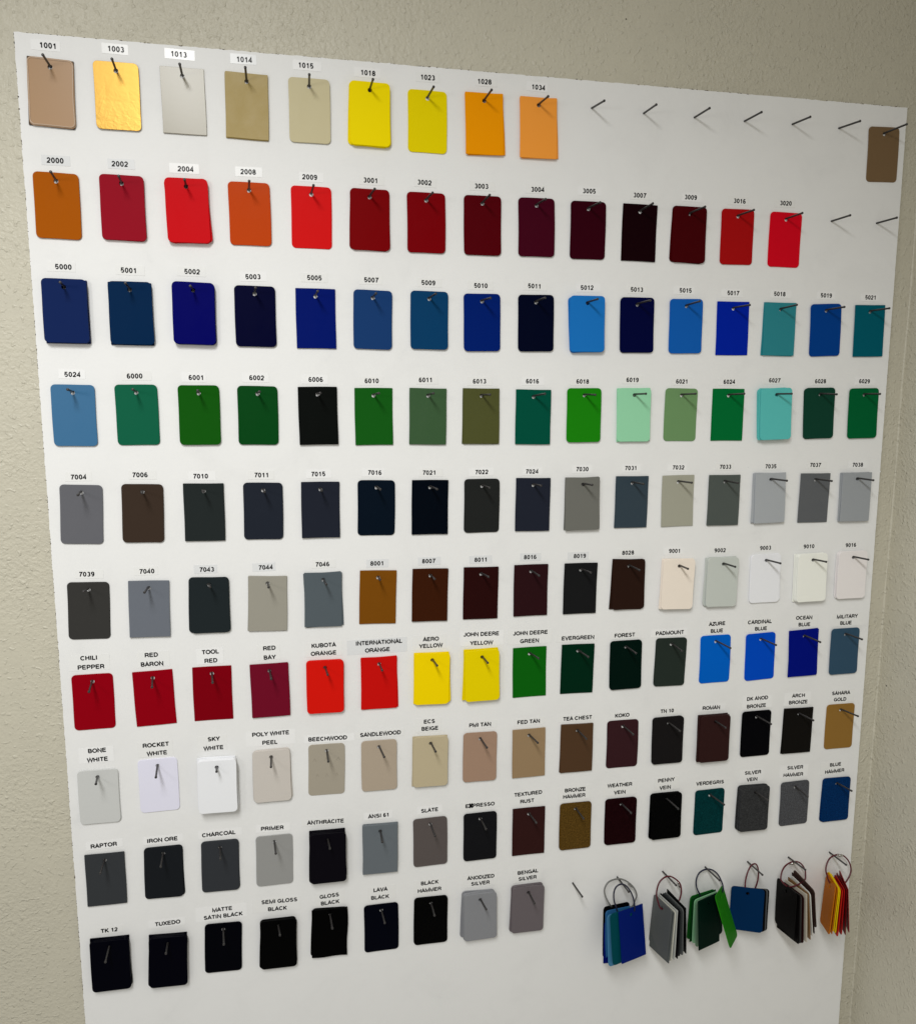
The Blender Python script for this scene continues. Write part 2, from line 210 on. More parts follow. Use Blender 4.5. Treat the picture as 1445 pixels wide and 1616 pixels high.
LABELS = [
('1001',['1001'],[(75.7,14.1)]),
('1003',['1003'],[(150.8,16.6)]),
('1013',['1013'],[(222.0,16.8)]),
('1014',['1014'],[(298.4,17.6)]),
('1015',['1015'],[(372.6,16.4)]),
('1018',['1018'],[(449.7,13.9)]),
('1023',['1023'],[(526.1,14.5)]),
('1028',['1028'],[(601.0,15.3)]),
('1034',['1034'],[(674.0,14.4)]),
('2000',['2000'],[(74.7,-113.6)]),
('2002',['2002'],[(147.2,-113.3)]),
('2004',['2004'],[(223.0,-114.2)]),
('2008',['2008'],[(297.8,-113.8)]),
('2009',['2009'],[(373.3,-115.8)]),
('3001',['3001'],[(450.3,-115.5)]),
('3002',['3002'],[(521.0,-114.3)]),
('3003',['3003'],[(597.3,-114.8)]),
('3004',['3004'],[(674.9,-114.3)]),
('3005',['3005'],[(748.1,-113.0)]),
('3007',['3007'],[(822.4,-114.7)]),
('3009',['3009'],[(898.4,-113.4)]),
('3016',['3016'],[(973.9,-114.6)]),
('3020',['3020'],[(1046.9,-113.9)]),
('5000',['5000'],[(75.5,-236.5)]),
('5001',['5001'],[(149.8,-238.1)]),
('5002',['5002'],[(225.2,-237.1)]),
('5003',['5003'],[(299.0,-240.9)]),
('5005',['5005'],[(376.1,-239.7)]),
('5007',['5007'],[(449.8,-240.1)]),
('5009',['5009'],[(525.3,-241.3)]),
('5010',['5010'],[(597.0,-242.8)]),
('5011',['5011'],[(671.9,-241.1)]),
('5012',['5012'],[(748.2,-240.9)]),
('5013',['5013'],[(822.1,-241.3)]),
('5015',['5015'],[(896.3,-240.3)]),
('5017',['5017'],[(971.3,-241.8)]),
('5018',['5018'],[(1045.6,-240.9)]),
('5019',['5019'],[(1122.3,-240.9)]),
('5021',['5021'],[(1197.0,-241.7)]),
('5024',['5024'],[(77.0,-365.3)]),
('6000',['6000'],[(149.8,-367.1)]),
('6001',['6001'],[(223.5,-368.4)]),
('6002',['6002'],[(299.0,-368.1)]),
('6006',['6006'],[(374.4,-369.7)]),
('6010',['6010'],[(448.0,-370.9)]),
('6011',['6011'],[(520.4,-369.1)]),
('6013',['6013'],[(595.7,-370.4)]),
('6016',['6016'],[(671.3,-369.8)]),
('6018',['6018'],[(745.0,-369.6)]),
('6019',['6019'],[(820.0,-366.8)]),
('6021',['6021'],[(896.1,-368.5)]),
('6024',['6024'],[(971.7,-367.9)]),
('6027',['6027'],[(1046.0,-365.8)]),
('6028',['6028'],[(1122.4,-366.5)]),
('6029',['6029'],[(1197.7,-366.0)]),
('7004',['7004'],[(75.8,-493.4)]),
('7006',['7006'],[(149.4,-492.4)]),
('7010',['7010'],[(223.7,-495.3)]),
('7011',['7011'],[(300.4,-495.1)]),
('7015',['7015'],[(374.7,-494.9)]),
('7016',['7016'],[(450.4,-494.2)]),
('7021',['7021'],[(525.0,-495.4)]),
('7022',['7022'],[(599.6,-495.7)]),
('7024',['7024'],[(672.7,-495.6)]),
('7030',['7030'],[(747.8,-493.9)]),
('7031',['7031'],[(821.7,-493.4)]),
('7032',['7032'],[(896.9,-493.6)]),
('7033',['7033'],[(972.7,-493.7)]),
('7035',['7035'],[(1047.9,-494.1)]),
('7037',['7037'],[(1123.9,-493.1)]),
('7038',['7038'],[(1197.2,-493.8)]),
('7039',['7039'],[(77.4,-620.0)]),
('7040',['7040'],[(150.8,-618.7)]),
('7043',['7043'],[(225.8,-619.4)]),
('7044',['7044'],[(301.7,-619.5)]),
('7046',['7046'],[(377.2,-618.3)]),
('8001',['8001'],[(450.9,-620.5)]),
('8007',['8007'],[(524.1,-620.0)]),
('8011',['8011'],[(598.3,-620.9)]),
('8016',['8016'],[(671.6,-619.9)]),
('8019',['8019'],[(746.8,-621.1)]),
('8028',['8028'],[(821.9,-619.0)]),
('9001',['9001'],[(895.8,-619.0)]),
('9002',['9002'],[(970.6,-620.7)]),
('9003',['9003'],[(1046.8,-619.7)]),
('9010',['9010'],[(1121.6,-619.9)]),
('9016',['9016'],[(1195.5,-620.4)]),
('CHILI_PEPPER',['CHILI','PEPPER'],[(72.3,-732.2),(74.5,-744.6)]),
('RED_BARON',['RED','BARON'],[(150.0,-733.0),(150.2,-745.5)]),
('TOOL_RED',['TOOL','RED'],[(225.2,-733.5),(225.3,-745.8)]),
('RED_BAY',['RED','BAY'],[(302.7,-733.1),(302.6,-745.6)]),
('KUBOTA_ORANGE',['KUBOTA','ORANGE'],[(376.1,-733.0),(375.2,-744.9)]),
('INTERNATIONAL_ORANGE',['INTERNATIONAL','ORANGE'],[(452.6,-733.8),(449.9,-744.8)]),
('AERO_YELLOW',['AERO','YELLOW'],[(526.3,-733.0),(526.3,-743.4)]),
('JOHN_DEERE_YELLOW',['JOHN DEERE','YELLOW'],[(599.8,-730.5),(600.5,-743.7)]),
('JOHN_DEERE_GREEN',['JOHN DEERE','GREEN'],[(673.5,-732.9),(672.4,-745.1)]),
('EVERGREEN',['EVERGREEN'],[(747.1,-744.9)]),
('FOREST',['FOREST'],[(820.9,-745.2)]),
('PADMOUNT',['PADMOUNT'],[(893.9,-745.7)]),
('AZURE_BLUE',['AZURE','BLUE'],[(971.7,-735.2),(971.9,-747.1)]),
('CARDINAL_BLUE',['CARDINAL','BLUE'],[(1044.5,-736.8),(1047.1,-747.9)]),
('OCEAN_BLUE',['OCEAN','BLUE'],[(1121.5,-734.3),(1122.7,-745.4)]),
('MILITARY_BLUE',['MILITARY','BLUE'],[(1198.9,-736.3),(1197.0,-747.0)]),
('BONE_WHITE',['BONE','WHITE'],[(74.4,-860.9),(73.9,-873.6)]),
('ROCKET_WHITE',['ROCKET','WHITE'],[(148.8,-859.5),(149.3,-871.5)]),
('SKY_WHITE',['SKY','WHITE'],[(224.4,-857.7),(222.9,-870.6)]),
('POLY_WHITE_PEEL',['POLY WHITE','PEEL'],[(300.0,-856.5),(298.6,-869.3)]),
('BEECHWOOD',['BEECHWOOD'],[(378.2,-870.5)]),
('SANDLEWOOD',['SANDLEWOOD'],[(452.8,-869.8)]),
('ECS_BEIGE',['ECS','BEIGE'],[(523.5,-857.1),(524.1,-867.9)]),
('PMI_TAN',['PMI TAN'],[(598.8,-868.4)]),
('FED_TAN',['FED TAN'],[(672.8,-869.8)]),
('TEA_CHEST',['TEA CHEST'],[(749.4,-869.9)]),
('KOKO',['KOKO'],[(821.2,-871.9)]),
('TN_10',['TN 10'],[(894.9,-870.8)]),
('ROMAN',['ROMAN'],[(969.2,-871.4)]),
('DK_ANOD_BRONZE',['DK ANOD','BRONZE'],[(1048.5,-861.9),(1047.0,-874.6)]),
('ARCH_BRONZE',['ARCH','BRONZE'],[(1120.7,-862.3),(1121.1,-874.1)]),
('SAHARA_GOLD',['SAHARA','GOLD'],[(1198.2,-863.7),(1197.1,-875.1)]),
('RAPTOR',['RAPTOR'],[(74.5,-996.9)]),
('IRON_ORE',['IRON ORE'],[(149.9,-998.3)]),
('CHARCOAL',['CHARCOAL'],[(224.7,-997.5)]),
('PRIMER',['PRIMER'],[(297.6,-997.8)]),
('ANTHRACITE',['ANTHRACITE'],[(371.8,-996.4)]),
('ANSI_61',['ANSI 61'],[(447.5,-995.3)]),
('SLATE',['SLATE'],[(523.1,-994.3)]),
('EXPRESSO',['EXPRESSO'],[(599.4,-994.8)]),
('TEXTURED_RUST',['TEXTURED','RUST'],[(674.0,-984.3),(672.1,-996.2)]),
('BRONZE_HAMMER',['BRONZE','HAMMER'],[(748.2,-985.9),(747.1,-995.8)]),
('WEATHER_VEIN',['WEATHER','VEIN'],[(820.7,-985.3),(821.1,-997.3)]),
('PENNY_VEIN',['PENNY','VEIN'],[(898.6,-984.9),(896.6,-997.2)]),
('VERDEGRIS',['VERDEGRIS'],[(973.5,-997.6)]),
('SILVER_VEIN',['SILVER','VEIN'],[(1048.2,-987.4),(1047.0,-998.5)]),
('SILVER_HAMMER',['SILVER','HAMMER'],[(1123.6,-986.0),(1121.2,-997.6)]),
('BLUE_HAMMER',['BLUE','HAMMER'],[(1197.7,-987.4),(1197.0,-998.8)]),
('TK_12',['TK 12'],[(73.7,-1124.5)]),
('TUXEDO',['TUXEDO'],[(150.6,-1124.4)]),
('MATTE_SATIN_BLACK',['MATTE','SATIN BLACK'],[(224.3,-1113.4),(225.6,-1123.8)]),
('SEMI_GLOSS_BLACK',['SEMI GLOSS','BLACK'],[(303.6,-1111.2),(300.8,-1122.5)]),
('GLOSS_BLACK',['GLOSS','BLACK'],[(374.7,-1112.7),(375.4,-1123.0)]),
('LAVA_BLACK',['LAVA','BLACK'],[(449.3,-1112.7),(448.5,-1124.3)]),
('BLACK_HAMMER',['BLACK','HAMMER'],[(522.8,-1110.6),(522.4,-1122.7)]),
('ANODIZED_SILVER',['ANODIZED','SILVER'],[(600.9,-1112.1),(600.6,-1122.5)]),
('BENGAL_SILVER',['BENGAL','SILVER'],[(675.1,-1112.8),(674.6,-1123.7)]),
]
RING_CARDS = [
(1,'royal blue square-cornered card at the front of the blue bunch','s',[0.0018,0.0114,0.1468],[836.0,-1189.2,24.8,20.9,-13.0,4.7]),
(1,'teal rounded card behind the royal blue one in the blue bunch','r',[0.0006,0.0585,0.0762],[821.5,-1189,27.8,18,-11.5,3.2]),
(1,'pale steel blue rounded card below the teal one in the blue bunch','r',[0.0532,0.198,0.3641],[818.5,-1194.4,23.2,19.1,-11.4,5.9]),
(1,'medium steel blue card in the middle of the blue bunch','r',[0.0198,0.1095,0.2715],[818.1,-1190.9,20.1,13.5,-11.1,5.7]),
(1,'dark navy square-cornered card near the back of the blue bunch','s',[0.0014,0.0061,0.1095],[817.8,-1194.5,17.2,11.5,-16.0,9.7]),
(1,'black rounded card at the back of the blue bunch','r',[0.0014,0.0014,0.0021],[816.0,-1187.6,14.7,16.2,-10.1,7.2]),
(2,'mid grey rounded card at the front of the grey bunch','r',[0.085,0.092,0.092],[885.4,-1182.5,28.3,-84.1,-8.3,-5.6]),
(2,'grey square-cornered card just behind the front of the grey bunch','s',[0.0721,0.0806,0.0806],[887.2,-1187.4,29.0,-82.7,-10.7,-8.8]),
(2,'cream card in the grey bunch,seen edge on','r',[0.5436,0.537,0.4668],[891.0,-1186.0,28.9,-83.7,-8.5,-7.4]),
(2,'pale grey card in the grey bunch,right of the cream one','s',[0.4309,0.4427,0.4251],[894.3,-1184.0,28.8,-83.6,-5.9,-6.6]),
(2,'black card in the middle of the grey bunch','s',[0.0043,0.0047,0.0056],[897.6,-1183.7,28.7,-82.0,-3.6,-4.5]),
(2,'dark grey card in the right half of the grey bunch','r',[0.0296,0.0334,0.0348],[900.9,-1182.4,28.6,-82.9,-2.0,-3.4]),
(2,'mid grey card second from the right of the grey bunch','r',[0.0968,0.1043,0.1043],[904.3,-1181.4,28.5,-82.8,-0.5,-3.7]),
(2,'black card at the right end of the grey bunch','s',[0.0043,0.0052,0.0052],[908.9,-1179.3,28.4,-83.4,2.0,-1.6]),
(3,'bright green rounded card hanging aslant off the green bunch','r',[0.0161,0.1834,0.0047],[983.8,-1174.5,31.9,50.5,-22.2,11.0]),
(3,'dark forest green rounded card at the front of the green bunch','r',[0.0006,0.0114,0.0088],[971.6,-1187.8,21.9,14.4,-0.3,-3.7]),
(3,'blackish green square-cornered card behind the front of the green bunch','s',[0.0011,0.0114,0.0071],[966.7,-1187.0,26.4,23.3,-8.2,5.5]),
(3,'grey-green card between dark front and mint cards of green bunch','r',[0.1259,0.2249,0.1406],[966.3,-1188.4,22.2,20.5,-3.7,2.2]),
(3,'pale mint card in the middle of the green bunch','r',[0.233,0.4853,0.2715],[965.9,-1188.6,18.7,16.7,-0.1,0.3]),
(3,'dark green card between the mint and rearmost green cards','s',[0.0025,0.0449,0.0077],[964.1,-1187.6,16.1,16.2,0.6,0.7]),
(3,'mid green card at the back left of the green bunch','r',[0.0071,0.1043,0.0122],[962.3,-1186.8,13.5,14.0,1.3,1.5]),
(4,'hammered blue rounded card at the front of the fourth bunch','r',[0.0006,0.0218,0.0806],[1034.2,-1179.2,25.9,-22.3,0.1,-0.1]),
(4,'black card just behind the hammered blue ring card','r',[0.0014,0.0014,0.0018],[1039.5,-1182.3,23.1,-20.2,1.2,-1.3]),
(4,'grey card between black ones behind the hammered blue ring card','r',[0.0721,0.0762,0.0806],[1044.8,-1185.1,20.4,-17.0,1.2,-0.9]),
(4,'rearmost black card behind the hammered blue ring card','r',[0.0014,0.0014,0.0014],[1049.3,-1187.8,18.0,-14.9,1.8,-0.8]),
(5,'black-brown rounded card at the front of the brown and white bunch','r',[0.0061,0.0056,0.0056],[1101.4,-1182.1,28.5,-90.4,-3.2,-5.3]),
(5,'black square-cornered card hanging lowest in the brown and white bunch','s',[0.0039,0.0032,0.0032],[1105.6,-1187.7,29.1,-86.8,-4.9,-8.6]),
(5,'charcoal card edge left of the maroon one in brown and white bunch','r',[0.0389,0.0375,0.0361],[1108.9,-1188.7,29.1,-87.7,-3.8,-8.7]),
(5,'dark maroon card in the brown and white bunch','r',[0.0218,0.0043,0.0039],[1113.0,-1189.2,29.0,-87.3,-2.9,-7.9]),
(5,'cream card in the brown and white bunch,right of the maroon one','s',[0.5108,0.4668,0.3856],[1118.5,-1186.8,29.0,-87.3,-2.6,-8.4]),
(5,'tan gold card between the cream and white ring cards','s',[0.1943,0.1043,0.0389],[1122.8,-1184.4,28.8,-89.1,2.5,-5.8]),
(5,'white card edge in the middle of the brown and white bunch','r',[0.642,0.6347,0.5916],[1127.2,-1182.6,28.5,-91.1,6.3,-1.6]),
(5,'dark brown card right of the white one in its bunch','s',[0.025,0.0101,0.0088],[1129.7,-1179.4,28.5,-89.9,8.3,1.4]),
(5,'taupe brown card at the right end of the brown and white bunch','r',[0.0567,0.0321,0.025],[1132.7,-1174.8,28.4,-89.0,11.6,5.9]),
(6,'amber rounded card at the left front of the red and yellow bunch','r',[0.4668,0.1346,0.0043],[1180.5,-1184.3,29.1,-113.7,-7.3,-13.9]),
(6,'second amber card tucked behind the front amber one','s',[0.4427,0.1259,0.0043],[1183.2,-1183.3,28.9,-111.2,-4.6,-6.7]),
(6,'yellow card in the red and yellow bunch,left of the other yellow','r',[0.7664,0.537,0.0032],[1185.8,-1182.3,28.6,-109.7,-3.1,-1.3]),
(6,'yellow card in the red and yellow bunch,beside the orange-red one','r',[0.7501,0.537,0.0047],[1188.8,-1184.7,28.8,-111.0,-2.9,-3.7]),
(6,'orange-red card in the middle of the red and yellow bunch','r',[0.4546,0.0179,0.0094],[1193.2,-1189.6,29.2,-111.7,-4.5,-8.7]),
(6,'red card right of the orange-red one in its bunch','r',[0.3331,0.0077,0.0071],[1197.6,-1187.6,28.9,-111.7,-1.7,-6.4]),
(6,'dark red square-cornered card second from right of the red bunch','s',[0.1259,0.0018,0.0039],[1202.0,-1187.2,28.7,-112.1,1.4,-3.9]),
(6,'dark red card at the right end of the red and yellow bunch','s',[0.1834,0.0025,0.0043],[1206.5,-1185.3,28.4,-114.0,4.9,0.1]),
]
LOOPS = [
('grey',1,[(800.2,21.8,-1167.9),(794.7,18.8,-1156.6),(794.3,15.8,-1146.8),(801.3,12.4,-1138.7),(813.1,10.3,-1136.4),(823.7,10.0,-1137.5),(833.4,11.9,-1141.9),(842.9,15.0,-1151.0),(847.0,18.3,-1162.0),(843.6,18.0,-1173.2),(841.9,14.0,-1183.8),(824.5,12.0,-1188.3),(809.5,13.0,-1181.5)]),
('navy',1,[(811.0,24.2,-1174.3),(807.1,23.4,-1161.7),(807.1,22.4,-1149.2),(811.1,21.6,-1141.0),(819.0,21.0,-1138.1),(826.7,21.3,-1141.3),(834.4,22.3,-1151.6),(839.7,23.3,-1164.9),(841.3,24.2,-1178.4),(841.3,20.0,-1188.9),(828.8,17.5,-1193.6),(816.2,19.0,-1186.1)]),
('maroon',2,[(884.2,29.0,-1182.9),(879.0,26.7,-1171.8),(877.5,23.7,-1159.0),(882.5,20.0,-1146.1),(891.5,17.3,-1139.7),(902.1,16.0,-1138.7),(911.4,17.8,-1143.3),(918.6,20.0,-1150.8),(920.1,22.5,-1160.1),(917.5,25.1,-1170.1),(913.4,26.6,-1175.9),(899.6,28.7,-1183.8)]),
('navy',3,[(953.0,19.3,-1172.3),(949.5,16.3,-1162.8),(950.6,12.8,-1153.1),(957.4,8.9,-1145.0),(969.2,6.0,-1142.2),(980.1,6.2,-1143.7),(988.4,9.2,-1149.4),(993.6,12.8,-1158.6),(991.6,24.0,-1165.7),(991.1,17.0,-1182.9),(975.0,14.5,-1189.3),(960.5,15.5,-1183.9)]),
('maroon',4,[(1030.8,23.3,-1170.0),(1033.0,20.0,-1160.2),(1038.3,16.1,-1149.8),(1045.8,12.3,-1142.2),(1054.1,10.0,-1140.1),(1057.9,12.0,-1143.2),(1058.0,16.1,-1152.3),(1054.7,20.0,-1163.0),(1051.6,20.0,-1175.0),(1051.0,18.0,-1183.9),(1043.5,18.0,-1186.4),(1034.9,20.0,-1180.4)]),
('maroon',5,[(1094.0,25.8,-1165.4),(1094.1,22.9,-1159.1),(1101.4,17.5,-1149.8),(1113.2,13.3,-1145.0),(1127.7,11.0,-1144.8),(1136.3,13.3,-1147.9),(1140.7,18.1,-1155.7),(1139.6,21.9,-1162.9),(1136.1,25.1,-1169.3),(1120.6,28.1,-1174.2),(1104.4,29.0,-1174.2)]),
('maroon',6,[(1183.1,27.2,-1180.2),(1178.5,24.0,-1169.2),(1178.1,20.0,-1157.8),(1186.6,14.8,-1146.1),(1199.8,11.5,-1142.1),(1213.5,11.0,-1143.4),(1222.2,14.8,-1150.5),(1225.5,19.2,-1161.5),(1221.7,23.2,-1172.4),(1209.2,27.2,-1183.6),(1195.7,29.0,-1187.6)]),
]
CLASPS = [
(1,839.3,11,-1149.1,-42),
(2,918.2,18.5,-1153.8,-66),
(5,1121.1,12,-1146.4,0),
(6,1209.4,11.5,-1143.3,-8),
]

# ---------------------------------------------------------------- helpers
def tag(o, label=None, cat=None, group=None, kind=None):
    if label: o['label'] = label
    if cat: o['category'] = cat
    if group: o['group'] = group
    if kind: o['kind'] = kind
    return o
def link(name, me, parent=None):
    o = bpy.data.objects.new(name, me); COLL.objects.link(o)
    if parent: o.parent = parent
    return o
def mesh_from_bm(name, bm, mat=None, smooth=False):
    me = bpy.data.meshes.new(name); bm.normal_update(); bm.to_mesh(me); bm.free()
    if mat: me.materials.append(mat)
    if smooth:
        for p in me.polygons: p.use_smooth = True
    return me
def nodes_of(name):
    ma = bpy.data.materials.new(name); ma.use_nodes = True
    nt = ma.node_tree; return ma, nt, nt.nodes['Principled BSDF'], nt.links
def tex_coord(nt, kind='Object'):
    return nt.nodes.new('ShaderNodeTexCoord').outputs[kind]
def noise(nt, vec, scale, detail=2.0, rough=0.5, dist=0.0):
    n = nt.nodes.new('ShaderNodeTexNoise'); n.inputs['Scale'].default_value = scale
    n.inputs['Detail'].default_value = detail; n.inputs['Roughness'].default_value = rough
    n.inputs['Distortion'].default_value = dist; nt.links.new(vec, n.inputs['Vector']); return n
def ramp(nt, src, stops):
    r = nt.nodes.new('ShaderNodeValToRGB'); e = r.color_ramp.elements
    while len(e) < len(stops): e.new(0.5)
    for k, (p, c) in enumerate(stops):
        e[k].position = p; e[k].color = c if len(c) == 4 else (*c, 1)
    nt.links.new(src, r.inputs['Fac']); return r
def bump(nt, height, strength, dist, normal=None):
    b = nt.nodes.new('ShaderNodeBump'); b.inputs['Strength'].default_value = strength
    b.inputs['Distance'].default_value = dist; nt.links.new(height, b.inputs['Height'])
    if normal: nt.links.new(normal, b.inputs['Normal'])
    return b
def g(v): return (v, v, v)
# ---------------------------------------------------------------- materials
def wall_material():
    ma, nt, b, L = nodes_of('painted_wall')
    tc = tex_coord(nt)
    big = noise(nt, tc, 2.2, 2); fine = noise(nt, tc, 60, 3)
    r = ramp(nt, big.outputs['Fac'], [(0.3, (0.548, 0.518, 0.422)), (0.7, (0.588, 0.556, 0.452))])
    mixn = nt.nodes.new('ShaderNodeMixRGB'); mixn.blend_type = 'MULTIPLY'; mixn.inputs['Fac'].default_value = 0.35
    L.new(r.outputs['Color'], mixn.inputs['Color1'])
    r2 = ramp(nt, fine.outputs['Fac'], [(0.3, g(0.9)), (0.7, g(1.0))]); L.new(r2.outputs['Color'], mixn.inputs['Color2'])
    L.new(mixn.outputs['Color'], b.inputs['Base Color'])
    b.inputs['Roughness'].default_value = 0.42; b.inputs['Specular IOR Level'].default_value = 0.45
    n1 = noise(nt, tc, 235, 2, 0.5, 0.25)
    h1 = ramp(nt, n1.outputs['Fac'], [(0.30, g(0.0)), (0.74, g(1.0))])
    patch = noise(nt, tc, 9, 2); pr = ramp(nt, patch.outputs['Fac'], [(0.35, g(0.16)), (0.65, g(0.55))])
    n2 = noise(nt, tc, 150, 1, 0.4, 0.3)
    h2 = ramp(nt, n2.outputs['Fac'], [(0.60, g(0.0)), (0.72, g(1.0))])
    b1 = bump(nt, h1.outputs['Color'], 0.4, 0.0016); L.new(pr.outputs['Color'], b1.inputs['Strength'])
    b2 = bump(nt, h2.outputs['Color'], 0.5, 0.0014, b1.outputs['Normal'])
    n3 = noise(nt, tc, 620, 2); b3 = bump(nt, n3.outputs['Fac'], 0.22, 0.0005, b2.outputs['Normal'])
    L.new(b3.outputs['Normal'], b.inputs['Normal']); return ma
def board_material():
    ma, nt, b, L = nodes_of('white_board_face')
    tc = tex_coord(nt)
    n = noise(nt, tc, 11, 6, 0.68, 0.6)
    r = ramp(nt, n.outputs['Fac'], [(0.22, (0.76, 0.762, 0.765)), (0.36, (0.815, 0.815, 0.815)), (0.5, (0.835, 0.835, 0.835)), (0.75, (0.845, 0.845, 0.845))])
    L.new(r.outputs['Color'], b.inputs['Base Color'])
    b.inputs['Roughness'].default_value = 0.5; b.inputs['Specular IOR Level'].default_value = 0.3
    n2 = noise(nt, tc, 240, 3); bb = bump(nt, n2.outputs['Fac'], 0.14, 0.0008); L.new(bb.outputs['Normal'], b.inputs['Normal']); return ma
def paint_material(name, col, fin):
    ma, nt, b, L = nodes_of(name)
    tc = tex_coord(nt)
    dark = max(col) < 0.06
    b.inputs['Base Color'].default_value = (*col, 1)
    b.inputs['Specular IOR Level'].default_value = 0.03 if max(col) < 0.06 else (0.03 if min(col) < 0.012 else 0.22)
    rn = noise(nt, tc, 26, 4, 0.6, 0.5); rr = ramp(nt, rn.outputs['Fac'], [(0.3, g(0.32)), (0.7, g(0.46))])
    if fin == 'satin': L.new(rr.outputs['Color'], b.inputs['Roughness'])
    n = noise(nt, tc, 420, 3); st, ds = 0.16, 0.0004
    if fin == 'gloss':
        b.inputs['Roughness'].default_value = 0.26; b.inputs['Specular IOR Level'].default_value = 0.45 if not dark else 0.03
        n = noise(nt, tc, 160, 2); st = 0.03
    elif fin == 'foil':
        b.inputs['Metallic'].default_value = 0.8; b.inputs['Roughness'].default_value = 0.38
        n = noise(nt, tc, 170, 2, 0.5, 0.6); st, ds = 0.22, 0.0006
    elif fin == 'texture':
        n = noise(nt, tc, 700, 3); st, ds = 0.45, 0.0006; b.inputs['Roughness'].default_value = 0.6
    elif fin in ('hammer', 'vein'):
        v = noise(nt, tc, 480 if fin == 'hammer' else 360, 3, 0.6, 1.8 if fin == 'vein' else 0.4)
        r = ramp(nt, v.outputs['Fac'], [(0.3, tuple(c * 0.6 for c in col)), (0.5, tuple(col)), (0.70, tuple(min(1, c * 1.6 + .002) for c in col))])
        L.new(r.outputs['Color'], b.inputs['Base Color']); n = v; st, ds = 0.35, 0.0005
        b.inputs['Roughness'].default_value = 0.45
    bb = bump(nt, n.outputs['Fac'], st, ds); L.new(bb.outputs['Normal'], b.inputs['Normal'])
    if fin == 'foil':                                               # the lacquer ran: smooth above, rippled towards the bottom
        sp = nt.nodes.new('ShaderNodeSeparateXYZ'); L.new(tc, sp.inputs[0])
        mr = nt.nodes.new('ShaderNodeMapRange'); L.new(sp.outputs['Z'], mr.inputs['Value'])
        for nm, v in (('From Min', -0.066), ('From Max', -0.02), ('To Min', 0.34), ('To Max', 0.08)): mr.inputs[nm].default_value = v
        L.new(mr.outputs['Result'], bb.inputs['Strength'])
    return ma
def simple(name, col, rough=0.5, spec=0.4, metal=0.0):
    ma, nt, b, L = nodes_of(name)
    n = noise(nt, tex_coord(nt), 500, 3)
    r = ramp(nt, n.outputs['Fac'], [(0.3, tuple(c * 0.85 for c in col)), (0.7, tuple(min(1, c * 1.1) for c in col))])
    L.new(r.outputs['Color'], b.inputs['Base Color'])
    b.inputs['Roughness'].default_value = rough; b.inputs['Specular IOR Level'].default_value = spec; b.inputs['Metallic'].default_value = metal
    return ma
M_WALL = wall_material(); M_BOARD = board_material()
M_CORE = simple('brown_board_core', (0.10, 0.07, 0.045), 0.8, 0.2)
M_NAIL = simple('dark_steel', (0.034, 0.031, 0.031), 0.38, 0.5, 0.15)
M_INK = simple('black_ink', (0.010, 0.010, 0.011), 0.3, 0.2)
M_TAPES = []
for k, c in enumerate([(0.885, 0.885, 0.89), (0.845, 0.845, 0.84), (0.765, 0.775, 0.79)]):
    t_ = simple('label_tape', c, 0.26, 0.4); M_TAPES.append(t_)
    for nd in t_.node_tree.nodes:
        if nd.type == 'VALTORGB':
            nd.color_ramp.elements[0].color = (*[q * 0.985 for q in c], 1); nd.color_ramp.elements[1].color = (*c, 1)
        if nd.type == 'TEX_NOISE': nd.inputs['Scale'].default_value = 40
M_CABLE = {'grey': simple('grey_cable', (0.16, 0.16, 0.155), 0.35), 'navy': simple('navy_cable', (0.010, 0.012, 0.035), 0.35), 'maroon': simple('maroon_cable', (0.09, 0.006, 0.014), 0.35)}
M_CLASP = simple('clasp_metal', (0.55, 0.54, 0.52), 0.25, 0.5, 1.0)
M_SPECK = simple('dark_speck', (0.05, 0.04, 0.035), 0.8, 0.2)
# ---------------------------------------------------------------- the setting: two walls meeting in a corner
WY = 0.007; WX = 1.271
def quad_mesh(name, pts, mat):
    bm = bmesh.new(); bm.faces.new([bm.verts.new(p) for p in pts]); return mesh_from_bm(name, bm, mat)
wall = tag(link('back_wall', quad_mesh('back_wall', [(-1.0, WY, -2.1), (WX, WY, -2.1), (WX, WY, 0.56), (-1.0, WY, 0.56)], M_WALL)), kind='structure')
side = tag(link('side_wall', quad_mesh('side_wall', [(WX, WY, -2.1), (WX, -1.5, -2.1), (WX, -1.5, 0.56), (WX, WY, 0.56)], M_WALL)), kind='structure')
def bead(name, parent, path, rad, mat, seg=7):
    bm = bmesh.new(); prev = None
    for (p, rr) in path:
        ring = [bm.verts.new((p[0] + rr * math.cos(a), p[1] + rr * math.sin(a), p[2])) for a in [2 * math.pi * k / seg for k in range(seg)]]
        if prev:
            for k in range(seg): bm.faces.new((prev[k], prev[(k + 1) % seg], ring[(k + 1) % seg], ring[k]))
        prev = ring
    return link(name, mesh_from_bm(name, bm, mat, True), parent)
path = []
z = -2.1
while z < 0.56:
    path.append(((WX + 0.0004 * math.sin(z * 21), WY + 0.0004 * math.cos(z * 17), z), 0.0024 + random.uniform(-0.0009, 0.0009))); z += 0.012
bead('corner_bead', wall, path, 0.002, M_WALL)
def speck(parent, name, p, r, ax):
    bm = bmesh.new()
    bmesh.ops.create_icosphere(bm, subdivisions=1, radius=r)
    for v in bm.verts:
        v.co *= random.uniform(0.7, 1.25); v.co[ax] *= 0.35
    o = link(name, mesh_from_bm(name, bm, M_SPECK), parent); o.location = p; return o
speck(wall, 'speck', (0.797, WY, 0.112), 0.0012, 1)
speck(side, 'speck', (WX, -0.012, -0.853), 0.0014, 0)
speck(side, 'speck', (WX, -0.030, -1.43), 0.0012, 0)
